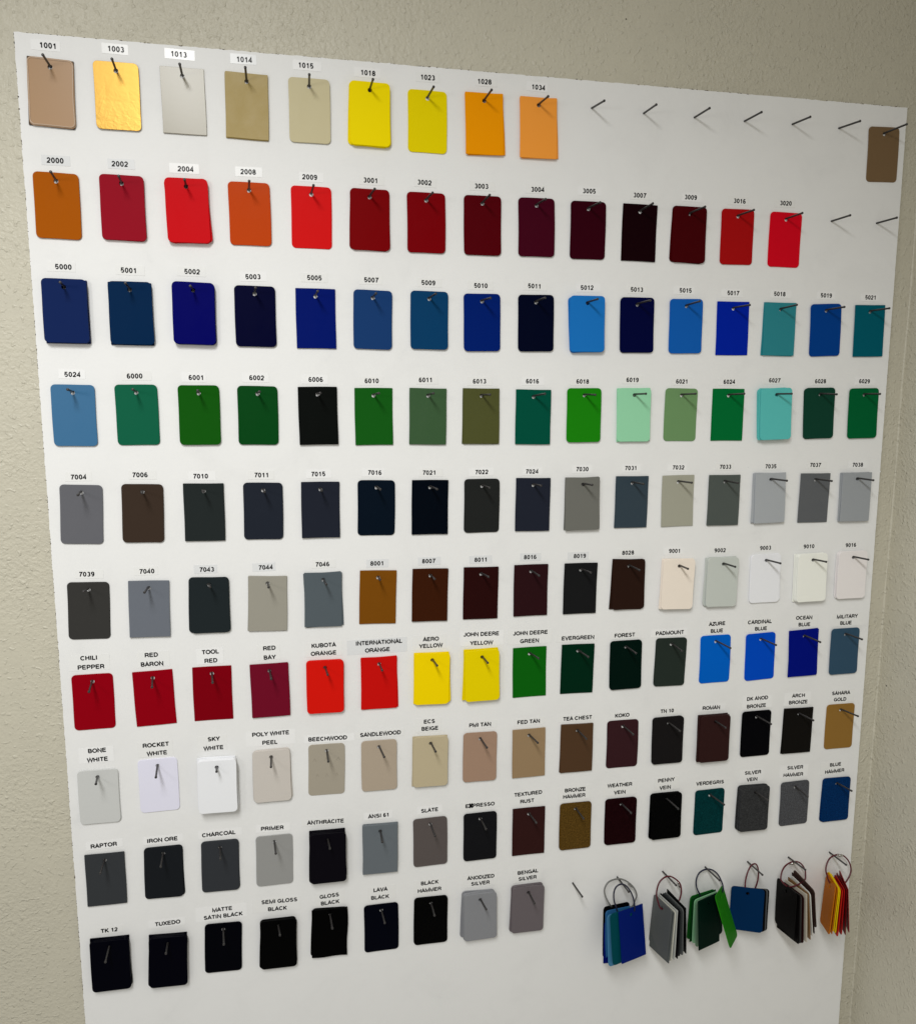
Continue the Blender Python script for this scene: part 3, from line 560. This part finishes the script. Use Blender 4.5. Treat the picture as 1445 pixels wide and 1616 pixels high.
# ---------------------------------------------------------------- the board
board = tag(bpy.data.objects.new('display_board', None), 'large white display board with chipped edges fixed to the beige wall', 'board')
COLL.objects.link(board)
def board_panel():
    TL, TR = (40.0, 26.1), (1234.9, 29.0); BR, BL = (1244.5, -1780.0), (31.4, -1780.0)
    out = []
    def edge(a, b, jag):
        d = Vector((b[0] - a[0], b[1] - a[1])); n = int(d.length / 5); nrm = Vector((-d.y, d.x)).normalized()
        for k in range(n):
            t = k / n; s = random.gauss(0, jag) if 0 < k else 0
            out.append((a[0] + d.x * t + nrm.x * s, a[1] + d.y * t + nrm.y * s))
    edge(TL, TR, 0.28); edge(TR, BR, 0.12); edge(BR, BL, 0.0); edge(BL, TL, 0.25)
    bm = bmesh.new()
    f = [bm.verts.new((x * MM, 0, z * MM)) for x, z in out]; b = [bm.verts.new((x * MM, 0.0064, z * MM)) for x, z in out]
    fr = bm.faces.new(f); n = len(f)
    for k in range(n): bm.faces.new((f[k], b[k], b[(k + 1) % n], f[(k + 1) % n]))
    bm.normal_update()
    if fr.normal.y > 0:
        bmesh.ops.reverse_faces(bm, faces=bm.faces[:])
    return mesh_from_bm('panel', bm, M_BOARD)
link('panel', board_panel(), board)
bm = bmesh.new()
def chip(x, z, w, h):
    pts = [(x + random.uniform(-w, w), z + random.uniform(-h, h)) for _ in range(5)]
    cx = sum(p[0] for p in pts) / 5; cz = sum(p[1] for p in pts) / 5
    pts.sort(key=lambda p: math.atan2(p[1] - cz, p[0] - cx))
    v = [bm.verts.new((px * MM, -0.0001, pz * MM)) for px, pz in pts]
    w_ = [bm.verts.new((px * MM, 0.004, pz * MM)) for px, pz in pts]
    bm.faces.new(v)
    for k in range(5): bm.faces.new((v[k], w_[k], w_[(k + 1) % 5], v[(k + 1) % 5]))
for k in range(260):
    z = random.uniform(-1300, 26); t = (26.1 - z) / 1806.0
    chip(40.0 - 8.6 * t - 0.1, z, random.choice((0.3, 0.4, 0.5, 0.9)), random.choice((0.5, 0.8, 1.3)))
for k in range(150):
    x = random.uniform(40, 1234); chip(x, 26.1 + 2.9 * (x - 40) / 1195 + 0.2, random.choice((0.5, 1.0, 1.8)), random.choice((0.3, 0.4, 0.8)))
for k in range(60):
    z = random.uniform(-1480, 26); t = (29 - z) / 1809.0
    chip(1234.9 + 9.6 * t + 0.1, z, 0.3, random.choice((0.4, 0.8)))
tag(link('edge_chips', mesh_from_bm('edge_chips', bm, M_CORE), board), kind='stuff')
def mark(x, z, r):
    o = speck(board, 'scuff', (x * MM, 0, z * MM), r * MM, 1); o.data.materials[0] = M_TAPES[2]; return o
for x, z, r in [(48, -945, 1.6), (50, -1083, 1.5), (62, -1015, .7), (1238, -505, 1.3), (168, -565, .8), (52, -720, .8), (1010, -495, .9), (440, -175, .7)]: mark(x, z, r)
# ---------------------------------------------------------------- sample cards
CW, CH, HOFF, HRAD, CT = 50.8, 76.2, 9.9, 2.75, 1.2
def card_outline(rounded, wavy=False, seed=0):
    rnd = random.Random(seed); r = 5.4 if rounded else 0.5; seg = 5 if rounded else 1
    x0, x1, z0, z1 = -CW / 2, CW / 2, HOFF - CH, HOFF
    pts = []
    for cx, cz, a0 in ((x1 - r, z1 - r, 0), (x0 + r, z1 - r, 90), (x0 + r, z0 + r, 180), (x1 - r, z0 + r, 270)):
        for k in range(seg + 1):
            a = math.radians(a0 + 90 * k / seg); pts.append((cx + r * math.cos(a), cz + r * math.sin(a)))
    out = []
    for k in range(len(pts)):
        a, b = Vector(pts[k]), Vector(pts[(k + 1) % len(pts)]); d = (b - a).length
        m_ = 6 if d > 15 else 1
        for j in range(m_): out.append(a.lerp(b, j / m_))
    if wavy:
        for v in out:
            if v.x < -20: v.x += 1.0 * math.sin((v.y + 40) / 9.5)
            if v.x > 20: v.x += 0.8 * math.sin((v.y + 30) / 11.0)
            if v.y < -50: v.y += 0.6 * math.sin(v.x / 7.0)
            if v.y > 5 and v.x > 22: v.y += 0.8
    else:
        ph = rnd.uniform(0, 6)
        for v in out:
            v.x += 0.16 * math.sin(v.y / 11.0 + ph); v.y += 0.13 * math.sin(v.x / 9.0 + ph * 2)
    return out
def card_mesh(rounded, wavy=False, seed=0, bow=0.0, bv=0.28):
    o = card_outline(rounded, wavy, seed); n = len(o); c = Vector((0, 0))
    def yb(x, z): return bow * (((z + 28) / 38.0) ** 2)
    bm = bmesh.new()
    def ring(pts, y): return [bm.verts.new((p.x * MM, (y + yb(p.x, p.y)) * MM, p.y * MM)) for p in pts]
    cen = Vector((0, HOFF - CH / 2))
    ins = [p + (cen - p).normalized() * bv for p in o]
    hole = [Vector((math.cos(math.atan2(p.y, p.x)), math.sin(math.atan2(p.y, p.x)))) * HRAD for p in o]
    A = ring(hole, 0.0); mid = [h.lerp(q_, 0.5) for h, q_ in zip(hole, ins)]; Mi = ring(mid, 0.0)
    B = ring(ins, 0.0); D = ring(o, min(bv, .7)); E_ = ring(o, CT); F_ = ring(hole, CT); Mb = ring(mid, CT)
    def strip(P, Q):
        for k in range(n): bm.faces.new((P[k], Q[k], Q[(k + 1) % n], P[(k + 1) % n]))
    strip(A, Mi); strip(Mi, B); strip(B, D); strip(D, E_); strip(E_, Mb); strip(Mb, F_); strip(F_, A)
    bmesh.ops.recalc_face_normals(bm, faces=bm.faces[:])
    me = mesh_from_bm('sample_card', bm); me.materials.append(None); return me
MESHES = {(s, k): card_mesh(s == 'r', False, k * 7 + (3 if s == 'r' else 0), b) for s in 'rs' for k, b in enumerate((0.0, 0.35, -0.3, 0.6))}
WAVY = card_mesh(False, True)
THICK_RIM = card_mesh(True, False, 3, 0.0, 2.2)
def put_card(name, me, mat, mw):
    o = link(name, me); o.material_slots[0].link = 'OBJECT'; o.material_slots[0].material = mat; o.matrix_world = mw; return o
ORD = ['', 'front', 'second', 'third', 'fourth', 'fifth', 'sixth', 'seventh', 'eighth', 'ninth']
BRANDED = {'KUBOTA_ORANGE': 'right of the RED BAY card', 'JOHN_DEERE_YELLOW': 'right of the AERO YELLOW card', 'JOHN_DEERE_GREEN': 'left of the EVERGREEN card'}
def where(i):
    if i in BRANDED: return BRANDED[i]
    if i == 'BROWN': return 'at the top right corner with no label'
    return 'under the label reading ' + i.replace('_', ' ')
def nail_mesh():
    prof = [(0.0, 0.0), (0.9, 0.0), (1.55, -0.25), (1.75, -0.8), (1.65, -1.9), (1.36, -2.8), (1.36, -30.0), (1.36, -44.0)]
    bm = bmesh.new(); seg = 10; prev = None
    for r, z in prof:
        ringv = [bm.verts.new((max(r, .02) * MM * math.cos(2 * math.pi * k / seg), max(r, .02) * MM * math.sin(2 * math.pi * k / seg), z * MM)) for k in range(seg)]
        if prev:
            for k in range(seg): bm.faces.new((ringv[k], ringv[(k + 1) % seg], prev[(k + 1) % seg], prev[k]))
        prev = ringv
    bmesh.ops.recalc_face_normals(bm, faces=bm.faces[:])
    return mesh_from_bm('nail', bm, M_NAIL, True)
NAIL = nail_mesh()
def put_nail(bx, bd, bz, tx, td, tz, label, group):
    base = Vector((bx, -bd, bz)); tip = Vector((tx, -td, tz)); d = (tip - base).normalized()
    o = link('nail', NAIL); o.matrix_world = Matrix.Translation(tip * MM) @ d.to_track_quat('Z', 'Y').to_matrix().to_4x4()
    return tag(o, label, 'nail', group)
def frame(x, d, z, ang, pitch=0.0, yaw=0.0):
    return Matrix.Translation((x * MM, -d * MM, z * MM)) @ Euler((math.radians(pitch), math.radians(-ang), math.radians(yaw)), 'XYZ').to_matrix().to_4x4()
DESC = {c[0]: (c[15], 'rounded' if c[3] == 'r' else 'square-cornered') for c in CARDS}
for ci, (cid, row, col, st, n, pitch, nx, nz, ang, tx, tz, bs, depth, rgb, fin, desc) in enumerate(CARDS):
    mat = paint_material(cid.lower() + '_paint' if cid not in BRANDED else 'enamel_paint', rgb, fin)
    shape = 'rounded' if st == 'r' else 'square-cornered'
    dx, dz = (tx - nx) / (33 - depth), (tz - nz) / (33 - depth)
    for k in range(n):
        dk = depth - k * pitch
        px, pz = nx + dx * (dk - depth), nz + dz * (dk - depth)
        s = st; a = ang
        if k > 0:
            a = ang + random.gauss(0, 1.3)
            if bs and k == n - 1: s = 's'; a = ang + random.gauss(0, 0.5)
            elif random.random() < 0.25 and n > 3: s = 's' if random.random() < .5 else 'r'
            if cid == '7046': a = ang + 3.0
            if cid == '8028': a = ang - 3.2
        off = HRAD - 1.4; ra = math.radians(a)
        hx, hz = px + off * math.sin(math.radians(ang)), pz - off * math.cos(math.radians(ang))
        if k > 0: hx += random.uniform(-.7, .7); hz += random.uniform(-.5, .1)
        me = MESHES[(s, random.choice((0, 1, 2, 3)) if k == 0 and n == 1 and fin != 'gloss' else 0)]
        if cid == 'GLOSS_BLACK' and k == 0: me = WAVY
        if cid == '1001' and k == 0: me = THICK_RIM
        if cid == '1001' and k == 1: mat = paint_material('dark_bronze_paint', (0.07, 0.045, 0.03), 'satin')
        tilt = random.uniform(-0.5, 0.5) if n == 1 else 0.0
        o = put_card('sample_card', me, mat, frame(hx, dk, hz, a, tilt, random.uniform(-.5, .5) if n == 1 else 0))
        if k == 0: lab = f'{desc} {shape} sample card {where(cid)}'
        else:
            sq = 'square-cornered ' if (s == 's' and st == 'r') else ''
            if n == 2: lab = f'{sq}{desc} card hidden behind the front one {where(cid)}'
            elif k == n - 1: lab = f'rearmost {sq}{desc} card of the stack {where(cid)}'
            else: lab = f'{ORD[k + 1]} {sq}{desc if cid.isdigit() else desc.split()[-1]} card from the front {where(cid)}'
        tag(o, lab, 'sample card', 'paint sample cards hanging on the board')
        if cid == 'BEECHWOOD':
            for qx, qz in [(-17, -12.5), (-1, -12), (16, -12), (-13, -36), (0, -36), (14, -36)]:
                bm = bmesh.new()
                for sx in (-1, 1):
                    a_, b_ = Vector((qx, 0, qz + 2.2)), Vector((qx + sx * 2.2, 0, qz - 2.2))
                    d_ = (b_ - a_).normalized(); w_ = Vector((-d_.z, 0, d_.x)) * 0.45
                    v = [bm.verts.new(p * MM) for p in (a_ - w_, b_ - w_, b_ + w_, a_ + w_)]
                    t = [bm.verts.new(p * MM) for p in (a_ + Vector((0, -.35, 0)), b_ + Vector((0, -.35, 0)))]
                    for fc in ((v[0], v[1], t[1], t[0]), (t[0], t[1], v[2], v[3]), (v[0], t[0], v[3]), (v[1], v[2], t[1])): bm.faces.new(fc)
                bmesh.ops.recalc_face_normals(bm, faces=bm.faces[:])
                mk = link('pressed_mark', mesh_from_bm('pressed_mark', bm, mat), o)
    put_nail(nx, depth, nz, tx, 33, tz, f'dark nail through the {desc} card {where(cid)}', 'nails holding the sample cards')
ROWN = {1: 'top', 2: 'second'}
for row, col, bx, bz, tx, tz in NAILS:
    if row == 10: lab = 'bare nail between the BENGAL SILVER card and the blue key ring bunch'
    elif row == 1: lab = f'bare nail in the top row, {ORD[col - 9] if col > 10 else "first"} to the right of the pale orange card'
    else: lab = 'bare nail in the second row, ' + ('nearer the vivid red 3020 card' if col == 15 else 'nearest the right edge of the board')
    put_nail(bx, 0, bz, tx, 33, tz, lab, 'bare nails in the board')
BUNCH = {1: 'blue', 2: 'grey', 3: 'green', 4: 'hammered blue and black', 5: 'brown and white', 6: 'red and yellow'}
for k, (bx, bz, tx, tz) in enumerate(RING_NAILS):
    put_nail(bx, 0, bz, tx, 40, tz, f'dark nail carrying the key ring of the {BUNCH[k + 1]} cards', 'nails carrying key rings')
# ---------------------------------------------------------------- label strips with printed names
GREY_TAPE = set('1014 2000 2002 7043 7044 8001 8007 8011 8016 8019 INTERNATIONAL_ORANGE'.split())
WHITE_TAPE = set('1001 1003 1013 2004 2008 2009 7022 7030 5012 9001'.split())
def arc(cx, cy, rx, ry, a0, a1, n=9):
    return [(cx + rx * math.cos(math.radians(a0 + (a1 - a0) * k / n)), cy + ry * math.sin(math.radians(a0 + (a1 - a0) * k / n))) for k in range(n + 1)]
def ell(cx, cy, rx, ry): return arc(cx, cy, rx, ry, 0, 360, 20)
SX = [(.165, 0), (.165, 1)]
SIX = [ell(.395, .305, .235, .23), arc(.405, .5, .245, .425, 48, 200, 9)]
GLYPH = {'0': (.774, [ell(.387, .5, .24, .425)]), '1': (.774, [[(.45, 0), (.45, 1)], [(.17, .735), (.32, .77), (.42, .93)]]),
'2': (.774, [arc(.39, .665, .235, .26, 172, -25, 9) + [(.17, .14), (.15, .075), (.65, .075)]]),
'3': (.774, [arc(.375, .71, .205, .215, 148, -85, 9), arc(.375, .285, .24, .21, 85, -148, 10)]),
'4': (.774, [[(.53, 0), (.53, .94), (.10, .29), (.70, .29)]]),
'5': (.774, [[(.64, .925), (.22, .925), (.175, .49)] + arc(.375, .33, .24, .255, 118, -138, 11)]),
'6': (.774, SIX), '7': (.774, [[(.11, .925), (.66, .925), (.42, .5), (.29, 0)]]),
'8': (.774, [ell(.387, .72, .195, .205), ell(.387, .285, .24, .215)]),
'9': (.774, [[(.774 - x, 1 - y) for x, y in st] for st in SIX]),
'A': (.93, [[(.05, 0), (.465, .95), (.88, 0)], [(.2, .31), (.73, .31)]]),
'B': (.93, [[(.165, .075), (.165, .925), (.5, .925)] + arc(.5, .715, .24, .21, 85, -85, 6) + [(.165, .505)], [(.5, .505)] + arc(.53, .29, .255, .215, 85, -85, 7) + [(.165, .075)]]),
'C': (1.0, [arc(.52, .5, .395, .425, 42, 318, 14)]),
'D': (1.0, [[(.165, .075), (.165, .925), (.46, .925)] + arc(.46, .5, .4, .425, 85, -85, 10) + [(.46, .075), (.165, .075)]]),
'E': (.93, [SX, [(.165, .925), (.83, .925)], [(.165, .52), (.78, .52)], [(.165, .075), (.85, .075)]]),
'F': (.85, [SX, [(.165, .925), (.80, .925)], [(.165, .50), (.72, .50)]]),
'G': (1.08, [arc(.53, .5, .41, .425, 42, 325, 14), [(.56, .44), (.915, .44), (.915, .02)]]),
'H': (1.0, [SX, [(.835, 0), (.835, 1)], [(.165, .52), (.835, .52)]]), 'I': (.387, [[(.193, 0), (.193, 1)]]),
'J': (.72, [[(.54, 1), (.54, .3)] + arc(.325, .285, .215, .21, 0, -180, 8)]),
'K': (.93, [SX, [(.83, 1), (.165, .34)], [(.38, .55), (.87, 0)]]), 'L': (.774, [[(.165, 1), (.165, .075), (.74, .075)]]),
'M': (1.16, [[(.14, 0), (.14, .95), (.58, .06), (1.02, .95), (1.02, 0)]]), 'N': (1.0, [[(.155, 0), (.155, .95), (.845, .05), (.845, 1)]]),
'O': (1.083, [ell(.54, .5, .43, .425)]), 'P': (.93, [SX, [(.165, .925), (.53, .925)] + arc(.53, .685, .275, .24, 85, -85, 7) + [(.165, .445)]]),
'R': (1.0, [SX, [(.165, .925), (.56, .925)] + arc(.56, .695, .275, .23, 85, -85, 7) + [(.165, .465)], [(.55, .465), (.73, .41), (.79, .28), (.86, 0)]]),
'S': (.93, [arc(.465, .715, .28, .21, 22, 262, 10) + arc(.465, .285, .31, .21, 82, -158, 10)]),
'T': (.85, [[(.425, 0), (.425, 1)], [(.03, .925), (.82, .925)]]), 'U': (1.0, [[(.15, 1), (.15, .33)] + arc(.5, .33, .35, .255, 180, 360, 10) + [(.85, 1)]]),
'V': (.93, [[(.05, 1), (.465, .05), (.88, 1)]]), 'W': (1.31, [[(.05, 1), (.345, .05), (.655, .95), (.965, .05), (1.26, 1)]]),
'X': (.93, [[(.07, 0), (.86, 1)], [(.07, 1), (.86, 0)]]), 'Y': (.93, [[(.05, 1), (.465, .43), (.88, 1)], [(.465, .45), (.465, 0)]]),
'Z': (.85, [[(.07, .925), (.77, .925), (.08, .075), (.79, .075)]]), ' ': (.40, [])}
def write(text, cap, hw=.14):
    V, F = [], []; x0 = 0.0
    for ch in text:
        adv, strokes = GLYPH[ch]
        for st in strokes:
            pts = [Vector((x + x0, y)) for x, y in st]; n = len(pts); b0 = len(V)
            closed = (pts[0] - pts[-1]).length < 1e-4
            for k in range(n):
                a = pts[k - 1] if k > 0 else (pts[-2] if closed else None); c = pts[k + 1] if k < n - 1 else (pts[1] if closed else None)
                d1 = (pts[k] - a).normalized() if a is not None else (c - pts[k]).normalized()
                d2 = (c - pts[k]).normalized() if c is not None else d1
                n1 = Vector((-d1.y, d1.x)); n2 = Vector((-d2.y, d2.x)); m_ = n1 + n2
                m_ = m_.normalized() if m_.length > 1e-6 else n1
                ln = hw / max(.42, m_.dot(n1))
                for sg in (1, -1):
                    v = pts[k] + m_ * ln * sg; V.append(Vector((v.x * cap, v.y * cap, 0)))
            for k in range(n - 1): F.append((b0 + 2 * k, b0 + 2 * k + 1, b0 + 2 * k + 3, b0 + 2 * k + 2))
        x0 += adv + .03
    return V, F
TXT = []
for cid, lines, pos in LABELS:
    for ln in lines: TXT.append(write(ln, (6.0 if cid.isdigit() else 5.7) * MM, .122 if cid.isdigit() else .135))
    if cid == 'EXPRESSO': TXT.append(write('X', 6.6 * MM, .24))
ji = 0
for cid, lines, pos in LABELS:
    cx = sum(p[0] for p in pos) / len(pos); cz = sum(p[1] for p in pos) / len(pos)
    ang = math.radians(random.gauss(0, 0.7)); wmax = 0; V, Fc = [], []
    parts = []
    for (lx, lz) in pos:
        parts.append((ji, lx - cx, lz - cz)); ji += 1
    extra = None
    if cid == 'EXPRESSO': extra = ji; ji += 1
    for (j, ox, oz) in parts:
        vs, fs = TXT[j]; b0 = len(V)
        xs = [v.x for v in vs]; zs = [v.y for v in vs]; mx = (min(xs) + max(xs)) / 2; mz = (min(zs) + max(zs)) / 2
        wmax = max(wmax, (max(xs) - min(xs)) / MM + 2 * abs(ox))
        V += [(v.x - mx + ox * MM, 0, v.y - mz + oz * MM) for v in vs]; Fc += [tuple(i + b0 for i in f) for f in fs]
    if extra is not None:
        vs, fs = TXT[extra]; b0 = len(V)
        V += [(v.x - 0.0172, -0.00003, v.y - 0.00315) for v in vs]; Fc += [tuple(i + b0 for i in f) for f in fs]
    tw = wmax + random.uniform(11, 17); th = 11.5 if len(lines) == 1 else 21.5
    bm = bmesh.new(); r = bmesh.ops.create_cube(bm, size=1.0)
    sh = random.uniform(-2.5, 2.5)
    for v in bm.verts: v.co = Vector(((v.co.x * tw + sh) * MM, v.co.y * 0.15 * MM, v.co.z * th * MM))
    tone = 2 if cid in GREY_TAPE else 0 if cid in WHITE_TAPE else random.choice((0, 1, 1))
    L_ = link('label_strip', mesh_from_bm('label_strip', bm, M_TAPES[tone]))
    L_.matrix_world = Matrix.Translation((cx * MM, -0.00016, cz * MM)) @ Euler((0, -ang, 0)).to_matrix().to_4x4()
    rd = cid.replace('_', ' ')
    if cid == 'KUBOTA_ORANGE': lab = 'two-line white label strip ending in ORANGE, right of the RED BAY label'
    elif cid == 'JOHN_DEERE_YELLOW': lab = 'two-line white label strip ending in YELLOW, right of the AERO YELLOW label'
    elif cid == 'JOHN_DEERE_GREEN': lab = 'two-line white label strip ending in GREEN, left of the EVERGREEN label'
    else: lab = f'white label strip reading {rd} above the {DESC[cid][0]} {DESC[cid][1]} card'
    tag(L_, lab, 'label', 'label strips stuck on the board')
    me = bpy.data.meshes.new('lettering'); me.from_pydata(V, [], Fc); me.materials.append(M_INK)
    t = link('lettering', me, L_); t.location = (0, -0.00012, 0)
# ---------------------------------------------------------------- key rings and their cards
RM = {}
for r, lab, s, rgb, p in RING_CARDS:
    mat = paint_material('ring_card_paint', rgb, 'satin')
    x, z, d, yaw, pit, roll = p
    R_ = Matrix.Rotation(math.radians(yaw), 4, 'Z') @ Matrix.Rotation(math.radians(pit), 4, 'X') @ Matrix.Rotation(math.radians(roll), 4, 'Y')
    o = put_card('ring_card', MESHES[(s, 0)], mat, Matrix.Translation((x * MM, -d * MM, z * MM)) @ R_)
    tag(o, lab, 'sample card', 'sample cards bunched on key rings')
def tube(bm, pts, rad, seg=8):
    n = len(pts); prev = None; first = None
    for k in range(n):
        t = (pts[(k + 1) % n] - pts[k - 1]).normalized(); u = t.cross(Vector((0, 1, 0))).normalized(); w = t.cross(u)
        ringv = [bm.verts.new(pts[k] + u * rad * math.cos(2 * math.pi * j / seg) + w * rad * math.sin(2 * math.pi * j / seg)) for j in range(seg)]
        if prev:
            for j in range(seg): bm.faces.new((prev[j], prev[(j + 1) % seg], ringv[(j + 1) % seg], ringv[j]))
        else: first = ringv
        prev = ringv
    for j in range(seg): bm.faces.new((prev[j], prev[(j + 1) % seg], first[(j + 1) % seg], first[j]))
def catmull(P, sub=5):
    out = []; n = len(P)
    for k in range(n):
        p0, p1, p2, p3 = P[k - 1], P[k], P[(k + 1) % n], P[(k + 2) % n]
        for j in range(sub):
            t = j / sub
            out.append(0.5 * ((2 * p1) + (p2 - p0) * t + (2 * p0 - 5 * p1 + 4 * p2 - p3) * t * t + (3 * p1 - p0 - 3 * p2 + p3) * t ** 3))
    return out
bronze = next(o for o in COLL.objects if o.get('label', '').startswith('light bronze rounded sample card'))
bm = bmesh.new()
cen = Vector((0, HOFF - CH / 2))
tube(bm, [Vector((p.x, 0.0, p.y)) * MM for p in [q_ + (cen - q_).normalized() * 1.6 for q_ in card_outline(True, False, 3)]], 0.75 * MM)
bmesh.ops.recalc_face_normals(bm, faces=bm.faces[:])
rim = link('raised_rim', mesh_from_bm('raised_rim', bm, paint_material('bronze_rim_highlight', (0.52, 0.38, 0.27), 'gloss'), True), bronze)  # rim coloured lighter than the card, a painted highlight for its bright reflection
CLASP = {c[0]: c for c in CLASPS}
for colr, rn, P in LOOPS:
    pts = catmull([Vector((x, -d, z)) * MM for x, d, z in P])
    top = max(pts, key=lambda v: v.z)
    root = bpy.data.objects.new('key_ring', None); COLL.objects.link(root); root.location = top
    has = rn in CLASP and not (rn == 1 and colr == 'navy')
    tag(root, f'{colr} cable key ring ' + ('with a metal clasp ' if has else 'loop ') + f'through the {BUNCH[rn]} cards', 'key ring', 'cable key rings hanging from nails')
    bm = bmesh.new(); tube(bm, [p - top for p in pts], 1.2 * MM)
    bmesh.ops.recalc_face_normals(bm, faces=bm.faces[:])
    link('cable', mesh_from_bm('cable', bm, M_CABLE[colr], True), root)
    if has:
        _, x, d, z, a = CLASP[rn]
        bm = bmesh.new(); prof = [(-6, .9), (-5.4, 1.5), (-3.2, 2.1), (-2.8, 1.6), (-1.8, 1.6), (-1.4, 2.3), (1.4, 2.3), (1.8, 1.6), (2.8, 1.6), (3.2, 2.1), (5.4, 1.5), (6, .9)]
        prev = None
        for q_, r_ in prof:
            ringv = [bm.verts.new((q_ * MM, r_ * MM * math.cos(math.pi * j / 6), r_ * MM * math.sin(math.pi * j / 6))) for j in range(12)]
            if prev:
                for j in range(12): bm.faces.new((prev[j], prev[(j + 1) % 12], ringv[(j + 1) % 12], ringv[j]))
            else: bm.faces.new(ringv)
            prev = ringv
        bm.faces.new(prev); bmesh.ops.recalc_face_normals(bm, faces=bm.faces[:])
        c = link('clasp', mesh_from_bm('clasp', bm, M_CLASP, True), root)
        c.location = Vector((x, -d, z)) * MM - top; c.rotation_euler = (0, -math.radians(a), 0)
